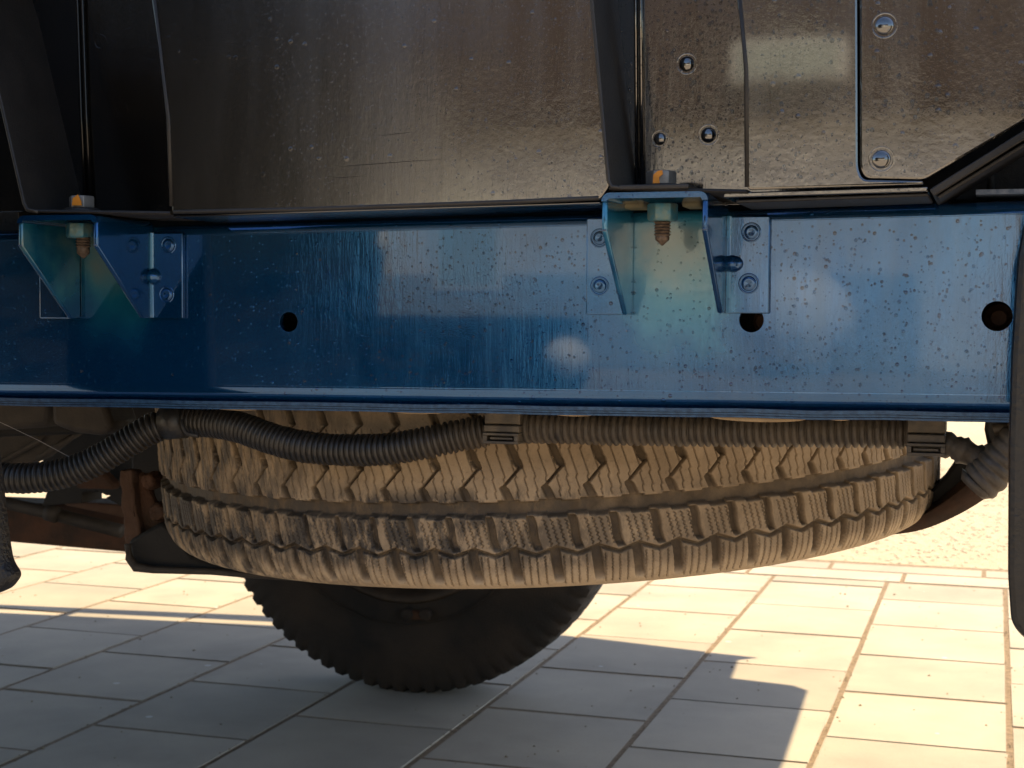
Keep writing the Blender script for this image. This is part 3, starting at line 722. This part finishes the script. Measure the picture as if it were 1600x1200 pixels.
# ================================================================== SPARE WHEEL
SC = np.array([-.3961, 1.3672, .5573]); SN = np.array([-.0413, -.0521, 1.0]); SN /= np.linalg.norm(SN)
spare = empty('spare_wheel', SC, 'dusty tan spare wheel slung flat under the blue rail with chunky zigzag tread', 'spare wheel')
SU = np.cross([0, 1, 0], SN); SU /= np.linalg.norm(SU); SV = np.cross(SN, SU)
def tyre_tread():
    PITCHN = 75; Rr = .352; P = 2*PI*Rr/PITCHN*1000        # mm
    th = np.concatenate([np.arange(-100, 100, .092), np.arange(100, 260, 1.2)])*PI/180
    s = np.concatenate([np.arange(-116, -64, 2.0), np.arange(-64, 59.0, .62)])
    T, S = np.meshgrid(th, s, indexing='ij'); u = T*Rr*1000
    rg = np.random.default_rng(3)
    def fract_dist(q):                       # signed distance in mm to the nearest repeat
        return (np.mod(q/P+.5, 1)-.5)*P
    def ss(a, b, x): t = np.clip((x-a)/(b-a), 0, 1); return t*t*(3-2*t)
    def slot(d, hw, soft=.7): return 1-ss(hw-soft*.3, hw+soft, np.abs(d))
    H = np.zeros_like(u)
    jig = .7*np.sin(u*2*PI/P*2)+.5*np.sin(u*2*PI/P*5+1)
    # main groove, edges notched once per pitch
    notch = np.where(np.mod(u/P+.30, 1) < .45, 1.0, -.6)
    top_e = -6.2+.8*notch; bot_e = 4.6+.8*np.where(np.mod(u/P+.65, 1) < .5, 1.0, -.8)
    g = ss(top_e-1.0, top_e+1.2, S)*(1-ss(bot_e-1.6, bot_e+1.2, S)); H = np.maximum(H, 7.5*g)
    # upper shoulder groove hidden behind the hose, plus mirror groove
    # central rib Z slots
    cs = np.interp(-S, [4, 16.5, 30, 34, 53, 62, 70, 80, 116], [0, -5.4, 7, 5.2, -2.5, 8, 5, 2, -8])
    ws = np.interp(-S, [4, 15.5, 17.5, 29, 31, 35, 36, 52, 54, 61, 63, 116], [2.9, 2.9, .8, .8, 2.6, 3.2, 2.6, 2.6, .8, .8, 2.6, 2.6])
    d = fract_dist(u-cs-P*.5); z = slot(d, ws)*(S < 0); H = np.maximum(H, z*6.5)
    # rib A slots
    d = fract_dist(u-.30*(S-17)-1.2*np.sin(S*.2)); z = slot(d, 2.5+.3*np.sin(u*.01))*ss(4, 6, S)*(1-ss(27, 30, S)); H = np.maximum(H, z*6.0)
    # zigzag groove
    tri = np.abs(np.mod(u/P+.5-.03, 1)-.5)*2          # 0 at rib A slots, 1 between
    zc = 31.5-(1-np.abs(1-tri*1.0))*0-(tri)*5.2+1.6
    z = slot(S-zc, .95, 1.0); H = np.maximum(H, z*5.0)
    # shoulder slots, half a pitch on, widening and curling
    d = fract_dist(u-P*.5-.02*(S-30)+.0035*(S-33)**2*.0-.10*(S-35)); z = slot(d, 3.4)*ss(29.5-tri*2, 31-tri*2, S)*(1-ss(47, 55, S)); H = np.maximum(H, z*6.5)
    # sipes: three to a block
    def sipes(off, slope, s0, s1, wig, per, frac, dep=2.2, hw=.24):
        nonlocal H
        for f in frac:
            d = fract_dist(u-P*f-off-slope*(S-s0)-wig)
            z = slot(d, hw, .35)*ss(s0, s0+.8, S)*(1-ss(s1-.8, s1, S)); H = np.maximum(H, z*dep)
    kink = -1.7*ss(-24, -21.5, S)-1.7*ss(-44, -41.5, S)-1.5*ss(-14, -12, S)
    sipes(0, .30, -60, -8, kink+8.5, 0, (.04, .27, .5, .77))
    wv = .9*(np.abs(np.mod(S/3.1, 1)-.5)*4-1)
    sipes(0, .25, 7, 27, wv, 0, (.25, .42, .59, .77))
    wv2 = .55*(np.abs(np.mod(S/2.4, 1)-.5)*4-1)
    sipes(0, .03, 33, 56, wv2, 0, (.69, .86, .04, .24))
    # small moulded dimples
    cu_, cs_ = P/6., 6.2
    iu = np.floor(u/cu_).astype(int); is_ = np.floor(S/cs_).astype(int)
    hsh = np.mod(np.sin(iu*12.9898+is_*78.233)*43758.5453, 1); h2 = np.mod(np.sin(iu*39.3+is_*11.1)*2471.3, 1)
    du = u-(iu+.3+.4*hsh)*cu_; ds = S-(is_+.3+.4*h2)*cs_; rr = np.hypot(du, ds)
    ring = np.exp(-((rr-1.05)/.33)**2)*(hsh < .5)
    top = 1-np.clip(H, 0, 1); Hd = -.30*ring*top
    # shallow unevenness
    H = H+Hd+.12*np.sin(u*.031+S*.05)*top
    # crown profile
    R = np.full_like(S, 352.0); q = np.clip((S-31)/28.0, 0, 1.25); R -= 1.2*np.clip((S+20)/46, 0, 1)**2
    R -= 17*(1-np.sqrt(np.clip(1-np.clip(q, 0, 1)**2*.985, 0, 1)))
    qq = np.clip((-S-86)/36, 0, 1); R -= 15.5*(1-np.sqrt(np.clip(1-qq**2*.96, 0, 1)))
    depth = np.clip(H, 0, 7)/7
    R = (R-H)/1000; Sm = S/1000
    ca, sa = np.sin(T), -np.cos(T)
    V = SC[None, None]*0+(R*ca)[..., None]*SU+(R*sa)[..., None]*SV-Sm[..., None]*SN
    n, k = T.shape
    idx = np.arange(n*k).reshape(n, k); a = idx; b = np.roll(idx, -1, axis=0)
    Fq = np.stack([a[:, :-1], b[:, :-1], b[:, 1:], a[:, 1:]], -1).reshape(-1, 4)
    me = bpy.data.meshes.new('tread'); me.vertices.add(n*k); me.vertices.foreach_set('co', V.reshape(-1).astype(np.float32))
    m_ = len(Fq); me.loops.add(m_*4); me.loops.foreach_set('vertex_index', Fq.reshape(-1).astype(np.int32))
    me.polygons.add(m_); me.polygons.foreach_set('loop_start', np.arange(0, m_*4, 4, dtype=np.int32))
    me.polygons.foreach_set('use_smooth', np.ones(m_, dtype=bool)); me.update(calc_edges=True); me.validate()
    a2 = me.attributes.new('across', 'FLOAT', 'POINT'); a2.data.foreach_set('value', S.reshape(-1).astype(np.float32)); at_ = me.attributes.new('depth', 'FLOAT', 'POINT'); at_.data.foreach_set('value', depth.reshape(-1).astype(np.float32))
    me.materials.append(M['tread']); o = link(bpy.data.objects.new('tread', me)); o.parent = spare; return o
tyre_tread()
def lathe_frame(prof, C0, U_, V_, N_, n=96):
    Vv = []; Fc = []; m = len(prof)
    for i in range(n):
        a = 2*PI*i/n
        for r, h in prof: Vv.append(C0+r*(math.cos(a)*U_+math.sin(a)*V_)+h*N_)
    for i in range(n):
        for k in range(m-1): Fc.append((i*m+k, ((i+1) % n)*m+k, ((i+1) % n)*m+k+1, i*m+k+1))
    return Vv, Fc
for sgn, h0 in ((-1, -.0588), (1, .115)):
    c0 = h0
    pr = [(.3345 if sgn < 0 else .335, c0), (.326, c0+sgn*.0015), (.300, c0+sgn*.003), (.262, c0+sgn*.003), (.225, c0-sgn*.004), (.208, c0-sgn*.008)]
    V, Fc = lathe_frame(pr, SC, SU, SV, SN); mesh('sidewall', V, Fc, M['sidewall'], spare, smooth=True)
V, Fc = lathe_frame([(.208, -.049), (.214, -.046), (.190, -.05), (.185, .09), (.212, .105), (.208, .112)], SC, SU, SV, SN); rim = mesh('rim', V, Fc, M['rim'], spare, smooth=True)
V, Fc = lathe_frame([(.186, .0), (.150, -.015), (.09, -.03), (.075, .0), (.033, .0), (.033, .01)], SC, SU, SV, SN); mesh('wheel_disc', V, Fc, M['rim'], rim, smooth=True)
# wheel carrier: rusty hanger and folded tray at the left, dished lip at the right
carr = empty('wheel_carrier', at(230, 890, 1.27), 'dirty black steel spare wheel cradle with a rusty hanger left of the tyre', 'wheel carrier')
def prismY(pts, Y, t, name, mat, parent, bevel=.002): 
    m = MB(); P = px2(pts, Y); m.prism([p[:2] for p in P], 1, Y, Y+t); return m.build(name, mat, parent, bevel=bevel)
def crust(o, d, size, lv=3):
    a = o.modifiers.new('sub', 'SUBSURF'); a.subdivision_type = 'SIMPLE'; a.levels = lv; a.render_levels = lv
    t = bpy.data.textures.new('crust', 'CLOUDS'); t.noise_scale = size; t.noise_depth = 3
    b = o.modifiers.new('crust', 'DISPLACE'); b.texture = t; b.texture_coords = 'GLOBAL'; b.strength = d; b.mid_level = .5
    return o
crust(prismY([(186, 735), (206, 735), (212, 800), (222, 850), (238, 872), (205, 882), (196, 860), (190, 800)], 1.235, .02, 'hanger', M['rust'], carr), .005, .012, 4)
crust(prismY([(214, 738), (226, 744), (234, 770), (252, 800), (262, 812), (248, 838), (228, 866), (214, 840), (208, 790)], 1.245, .012, 'hanger_web', M['rustdark'], carr, .004), .006, .012, 4)
for c_, r_ in (((232, 752), 17), ((246, 800), 19)):
    c = at(*c_, 1.24); m = MB(); m.lathe([(0, -.004), (r_/F_PX*1.0, -.003), (r_/F_PX*1.25, .004), (r_/F_PX*1.2, .02)], c, 1, 7, start=.4); m.build('mud_lump', M['rustdark'], carr, bevel=.002)
    crust(bpy.context.scene.objects[-1], .004, .01, 3)
prismY([(199, 845), (250, 815), (262, 822), (300, 868), (395, 898), (330, 896), (230, 893), (206, 886)], 1.23, .15, 'tray', M['dark'], carr, .004)
m = MB(); m.tube([at(x, y, 1.222) for x, y in ((200, 850), (202, 872), (212, 886), (240, 890), (330, 893), (400, 899), (520, 905))], [.0035, .004, .0045, .0035, .003, .003, .003], 10); m.build('tray_lip', M['greysteel'], carr, smooth=True)
# dished lip right
lo = [(1330, 842), (1390, 836), (1440, 828), (1490, 808), (1535, 782), (1566, 756), (1600, 722)]
hi = [(1340, 824), (1398, 818), (1440, 806), (1480, 782), (1518, 752), (1545, 730), (1585, 696)]
tp = [(1340, 820), (1400, 800), (1450, 775), (1478, 742), (1494, 724), (1530, 700), (1585, 670)]
V = []; YY = 1.30
n = len(lo)
def spl(P): return [(p[0], p[2]) for p in catmull([(a, 0, b) for a, b in P], 8)]
lo_, hi_, tp_ = [catmull([np.array([a, 0, b]) for a, b in P], 9) for P in (lo, hi, tp)]
k = min(map(len, (lo_, hi_, tp_)))
def samp(L, i): q = i/(k-1)*(len(L)-1); return L[int(round(q))]
V = []
for i in range(k):
    a, b, c = samp(lo_, i), samp(hi_, i), samp(tp_, i)
    V += [at(a[0], a[2], YY), at(b[0], b[2], YY-.004), at(b[0], b[2]-2, YY+.002), at(c[0], c[2], YY+.07), at(a[0], a[2]-6, YY+.09)]
Fc = []
for i in range(k-1):
    for j in range(4): Fc.append((i*5+j, i*5+j+1, i*5+5+j+1, i*5+5+j))
    Fc.append((i*5+4, i*5, i*5+5, i*5+9))
mesh('dished_lip', V, Fc, M['rustdark'], carr, smooth=True)
prismY([(1400, 816), (1440, 803), (1480, 778), (1545, 728), (1590, 690), (1560, 690), (1492, 722), (1476, 745), (1440, 780)], 1.32, .03, 'dish_bottom', M['dark'], carr, .003)

# ================================================================== ROAD WHEEL (far side, standing on the yard)
RW_R = .385; near = at(663, 772, 2.615); WX, WZ = near[0], RW_R
YW = 2.60
gpt = ground_at(692, 1074); YW = 2.525; WX = -1.0
wheel = empty('road_wheel', (WX, YW, 0), 'dark muddy road wheel standing on shaded paving behind the spare wheel', 'wheel')
C0 = np.array([WX, YW, WZ])
def road_tyre():
    prof = [(.212, .012), (.225, .0), (.27, -.010), (.32, -.006), (.340, .002), (.361, .010), (.378, .018), (.3845, .024), (.385, .06), (.385, .12), (.381, .16), (.361, .172), (.28, .18), (.22, .17)]
    n = 480; V = []; Fc = []; m = len(prof)
    for i in range(n):
        a = 2*PI*i/n; ph = (i % 6) < 2; ph2 = ((i+3) % 6) < 2
        for k, (r, h) in enumerate(prof):
            if 5 <= k <= 7 and ph: r -= .007 if k > 5 else .003
            if k in (9, 10, 11) and ph2: r -= .008
            V.append((WX+r*math.cos(a), YW+h, WZ+r*math.sin(a)))
    for i in range(n):
        for k in range(m-1): Fc.append((i*m+k, ((i+1) % n)*m+k, ((i+1) % n)*m+k+1, i*m+k+1))
    o = mesh('tyre', V, Fc, M['oldrubber'], wheel, smooth=True); o.data.set_sharp_from_angle(angle=math.radians(38))
road_tyre()
V, Fc = lathe_frame([(.214, .010), (.222, .004), (.214, .002), (.205, .010), (.195, .05), (.190, .12), (.10, .125), (.07, .10), (.0, .10)], C0, np.array([1., 0, 0]), np.array([0, 0, 1.]), np.array([0, 1., 0]))
rr_ = mesh('rim', V, Fc, M['rim'], wheel, smooth=True)
for dx in (-.018, .014):
    c = at(652+dx*900, 960, YW-.01); MB().lathe([(0, -.006), (.010, -.005), (.012, .0), (.012, .02)], c, 1, 8).build('balance_weight', M['oldrubber'], rr_, bevel=.002)
c = at(652, 961, YW-.004); MB().box((c[0]-.022, c[1]-.006, c[2]-.008), (c[0]+.022, c[1]+.004, c[2]+.008)).build('valve_clip', M['rustdark'], rr_, bevel=.002)
for rring in (.255, .305):
    V = [C0+np.array([rring*math.cos(a), -.0095 if rring < .3 else -.005, rring*math.sin(a)]) for a in np.linspace(0, 2*PI, 97)[:-1]]
    MB().tube(V+[V[0]], .0016, 6, cap=False).build('sidewall_ring', M['oldrubber'], wheel, smooth=True)

# ================================================================== AXLE PARTS at the left
axle = empty('axle_beam', at(100, 850, 1.95), 'rust brown axle beam with a grey rod across it at the left edge', 'axle')
prismY([(-260, 775), (60, 787), (140, 786), (200, 795), (208, 864), (25, 848), (-260, 820)], 1.95, .07, 'beam', M['rustdark'], axle, .004)
m = MB(); m.tube([at(x, y, 1.90) for x, y in ((-60, 770), (18, 788), (80, 802), (130, 815), (190, 830))], [.009, .009, .0095, .010, .010], 12); m.build('brake_rod', M['greysteel'], axle, smooth=True)
m = MB(); m.tube([at(74, 800, 1.885), at(88, 804, 1.885)], .0125, 12); m.build('rod_sleeve', M['greysteel'], axle, smooth=True)
prismY([(100, 782), (150, 786), (205, 790), (205, 812), (150, 800), (100, 790)], 1.88, .03, 'spring_leaf', M['rust'], axle, .003)
under = empty('rear_crossmember', at(60, 640, 1.5), 'dark crossmember and gusset plates above the hose at the left edge', 'crossmember')
prismY([(-300, 560), (60, 560), (78, 634), (74, 668), (-300, 690)], 1.30, .10, 'tube_end', M['greysteel'], under, .006)
prismY([(76, 560), (140, 560), (176, 668), (160, 682), (112, 676), (80, 664)], 1.27, .05, 'shackle_plate', M['greysteel'], under, .006)
prismY([(-300, 560), (300, 560), (300, 672), (-300, 694)], 1.42, .06, 'crossmember_box', M['dark'], under, .004)
prismY([(-300, 688), (60, 676), (122, 672), (66, 716), (38, 727), (-300, 800)], 1.55, .02, 'gusset_plate', M['greysteel'], under, .002)
m = MB(); m.tube([at(-20, 730, 1.54), at(8, 718, 1.54), (at(60, 690, 1.54)), at(66, 678, 1.54)], .0035, 8); m.tube([at(60, 716, 1.54), at(126, 674, 1.54)], .004, 8); m.build('gusset_rib', M['greysteel'], under, smooth=True)
prismY([(122, 660), (300, 660), (300, 790), (204, 800), (180, 786), (165, 778), (172, 774), (165, 774), (150, 766), (146, 770), (138, 767), (128, 770), (128, 786), (66, 790), (74, 765), (66, 735), (66, 718)], 1.80, .05, 'spring_hanger', M['dark'], under, .003)
prismY([(-300, 700), (20, 700), (38, 724), (16, 752), (-300, 756)], 1.86, .04, 'rear_plate', M['dark'], under, .003)
prismY([(115, 735), (150, 728), (178, 757), (176, 766), (150, 764), (118, 764)], 1.76, .02, 'spring_eye', M['rustdark'], under, .004)
prismY([(200, 560), (420, 560), (420, 780), (262, 800), (205, 760)], 1.72, .05, 'tank_plate', M['dark'], under, .004)
# a strand of spider silk
tag(MB().tube([at(-10, 655, .985), at(18, 668, .985), at(60, 688, .98), at(105, 712, .98), at(125, 722, .978)], .00018, 5).build('cobweb_strand', simple('silk', (.5, .45, .4), .5)), 'fine pale cobweb strand crossing in front of the hose at the left edge', 'cobweb')

# ================================================================== CONDUIT
hose = empty('corrugated_conduit', at(600, 690, 1.0), 'black corrugated cable conduit sagging below the blue rail and clipped to it', 'cable conduit')
def corrug(pts, r, pitch=.00405, amp=.0022, n=30, name='hose'):
    P = catmull(pts, .0006); P = np.array(P); L = np.concatenate([[0], np.cumsum(np.linalg.norm(np.diff(P, axis=0), axis=1))])
    N = int(L[-1]/pitch*9); t = np.linspace(0, L[-1], N); Q = np.stack([np.interp(t, L, P[:, i]) for i in range(3)], -1)
    ph = np.mod(t/pitch, 1); w1 = 1-2*np.abs(np.cos(ph*PI))**5
    rj = .00012*np.sin(t*410)+.0001*np.sin(t*130)
    rad = r-amp/2+amp/2*w1+rj
    m = MB(); m.tube(list(Q), list(rad), n); return m.build(name, M['hose'], hose, smooth=True)
HY = 1.0
A_ = [(-60, 742, .965), (15, 747, .968), (60, 746, .972), (105, 738, .978), (150, 720, .984), (195, 694, .99), (235, 671, .995), (268, 660, 1.0)]
B_ = [(285, 657, 1.0), (330, 660, .997), (375, 668, .99), (420, 684, .984), (470, 697, .98), (530, 703, .98), (600, 702, .98), (660, 693, .983), (710, 682, .988), (760, 673, .992)]
C_ = [(812, 667, .992), (880, 668, .99), (960, 670, .99), (1060, 671, .99), (1180, 672, .99), (1300, 672, .99), (1420, 674, .99)]
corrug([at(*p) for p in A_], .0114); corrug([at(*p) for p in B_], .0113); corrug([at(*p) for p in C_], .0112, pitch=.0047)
def clip(x0, x1, yt, yb, Y, tilt=0, slot=True):
    o = empty('cable_clip', at((x0+x1)/2, (yt+yb)/2, Y)); o.parent = hose; o.location = np.array(o['_w'])-worldloc(hose)
    a = at(x0, yt, Y); b = at(x1, yb, Y); z = lambda t: b[2]+(a[2]-b[2])*t
    m = MB()
    m.box((a[0], Y, z(.62)), (b[0], Y+.026, z(1.25)))
    m.build('clip_top', M['clip'], o, bevel=.0008)
    m = MB(); m.box((a[0], Y-.002, z(.36)), (b[0], Y+.026, z(.60))); m.build('clip_band', M['clip'], o, bevel=.0009)
    m = MB(); w_ = b[0]-a[0]
    m.box((a[0], Y-.004, z(.0)), (b[0], Y+.024, z(.09))); m.box((a[0], Y-.004, z(.27)), (b[0], Y+.024, z(.35)))
    m.box((a[0], Y-.004, z(.09)), (a[0]+w_*.12, Y+.024, z(.27))); m.box((b[0]-w_*.12, Y-.004, z(.09)), (b[0], Y+.024, z(.27)))
    m.box((a[0]+w_*.13, Y+.004, z(.08)), (b[0]-w_*.13, Y+.02, z(.28)))
    m.build('latch_frame', M['clip'], o, bevel=.0003)
    m = MB(); m.box((a[0]+w_*.18, Y-.002, z(.14)), (b[0]-w_*.18, Y+.01, z(.20))); m.build('latch_tongue', M['clip'], o)
    if tilt:
        pass
    return o
clip(757, 812, 644, 694, .975); clip(1418, 1477, 655, 713, .975)
m = MB(); m.tube([at(258, 660, .998), at(290, 657, .998)], .0128, 16); m.build('cable_clip', simple('black_clip', (.02, .018, .015), .4), hose, smooth=True)
m = MB(); m.tube([at(x, y, .985) for x, y in ((284, 655), (287, 670), (293, 678), (310, 681))], .0016, 8); m.build('clip_tail', M['blackdry'], hose, smooth=True)
# branch: thin taped hose into a fat elbow
D_ = [(1474, 694, .985), (1490, 698, .985), (1508, 706, .985), (1528, 716, .985), (1548, 728, .988)]
pts = catmull([at(*p) for p in D_], .0015); rad = [.0078+.0009*math.sin(i*1.1)+.0006*math.sin(i*2.7+1) for i in range(len(pts))]
m = MB(); m.tube(pts, rad, 16); m.build('taped_branch', M['hose'], hose, smooth=True)
corrug([at(*p) for p in ((1527, 756, .972), (1545, 742, .972), (1568, 716, .972), (1592, 690, .972), (1630, 655, .975))], .0125, pitch=.0062, amp=.0012, name='elbow_hose')
c = at(1525, 757, .972); MB().tube([at(1519, 764, .972), at(1528, 755, .972)], [.009, .0128], 18).build('elbow_end', M['hose'], hose, smooth=True)
prismY([(1541, 640), (1600, 640), (1600, 712), (1560, 722), (1545, 705), (1538, 672)], .99, .02, 'junction_box', M['blackdry'], hose, .003)
m = MB(); m.tube([at(1552, 672, .98), at(1566, 668, .98), at(1590, 668, .98)], .0035, 10); m.build('cable_end', M['clip'], hose, smooth=True)

# ================================================================== MUD FLAPS / trim at the two edges
def flap(pts, Y, t, mat, label, r=.004):
    o = plate('mud_flap', roundpoly(px2(pts, Y), r, 6), [], Y, t, mat, None, bevel=.003)
    tag(o, label, 'mud flap'); return o
flap([(-300, -60), (-60, -60), (-34, 500), (-28, 650), (-22, 706), (-12, 790), (-5, 850), (0, 880), (15, 903, .012), (2, 922), (-20, 932), (-300, 950)], .80, .016, M['flapblack'], 'grained black plastic mud flap with rolled corner at the left edge')
flap([(1660, -70), (1616, 250), (1604, 330), (1590, 400), (1580, 560), (1576, 700), (1575, 900), (1580, 975, .01), (1602, 1002, .01), (1900, 1040), (1900, -70)], .80, .014, M['flapwet'], 'dark blue-black plastic flap hanging down the right edge of the view')

# ================================================================== WATER BEADS as real drops
def droplets(n, region, Y, parent, rmin, rmax, seed, avoid=(), lo0=380):
    r_ = np.random.default_rng(seed); V = []; Fc = []
    for k in range(n):
        px = r_.uniform(region[0], region[2]); py = r_.uniform(region[1], region[3])
        if any(a[0] < px < a[2] and a[1] < py < a[3] for a in avoid): continue
        if r_.random() > np.clip((px-lo0)/300, .06, 1): continue
        c = at(px, py, Y); r = rmin+(rmax-rmin)*r_.random()**5; st = 1+.5*r_.random(); b = len(V)
        h = r*.42
        for j in range(3):
            q = (.0, .55, .86)[j]; rad = r*math.cos(math.asin(q)) if j else r
            for i in range(8):
                a = 2*PI*i/8; V.append((c[0]+rad*math.cos(a), Y-.00003-h*q, c[2]+rad*st*math.sin(a)*(1.0 if math.sin(a) > 0 else .85)))
        V.append((c[0], Y-h, c[2]))
        for j in range(2):
            for i in range(8): Fc.append((b+j*8+i, b+j*8+(i+1) % 8, b+(j+1)*8+(i+1) % 8, b+(j+1)*8+i))
        for i in range(8): Fc.append((b+16+i, b+16+(i+1) % 8, b+24))
    o = mesh('water_beads', V, Fc, M['water'], parent, smooth=True); tag(o, kind='stuff')
avR = [(915, 300, 1210, 495), (20, 300, 300, 500), (430, 480, 470, 522), (1150, 480, 1200, 522), (1535, 470, 1582, 518)]
droplets(2600, (0, 370, 1572, 605), RY, rail, .00025, .0012, 4, avR)
droplets(1500, (272, 0, 925, 305), FY, body, .0002, .0008, 5, (), 420)
droplets(900, (1170, 0, 1600, 282), FY, body, .00035, .0013, 6, [(1440, 180, 1600, 290), (1330, 0, 1350, 290)])
droplets(450, (1010, 0, 1145, 285), BK, pk2, .0004, .0013, 7)

for o in scn.objects:
    if '_w' in o: del o['_w']
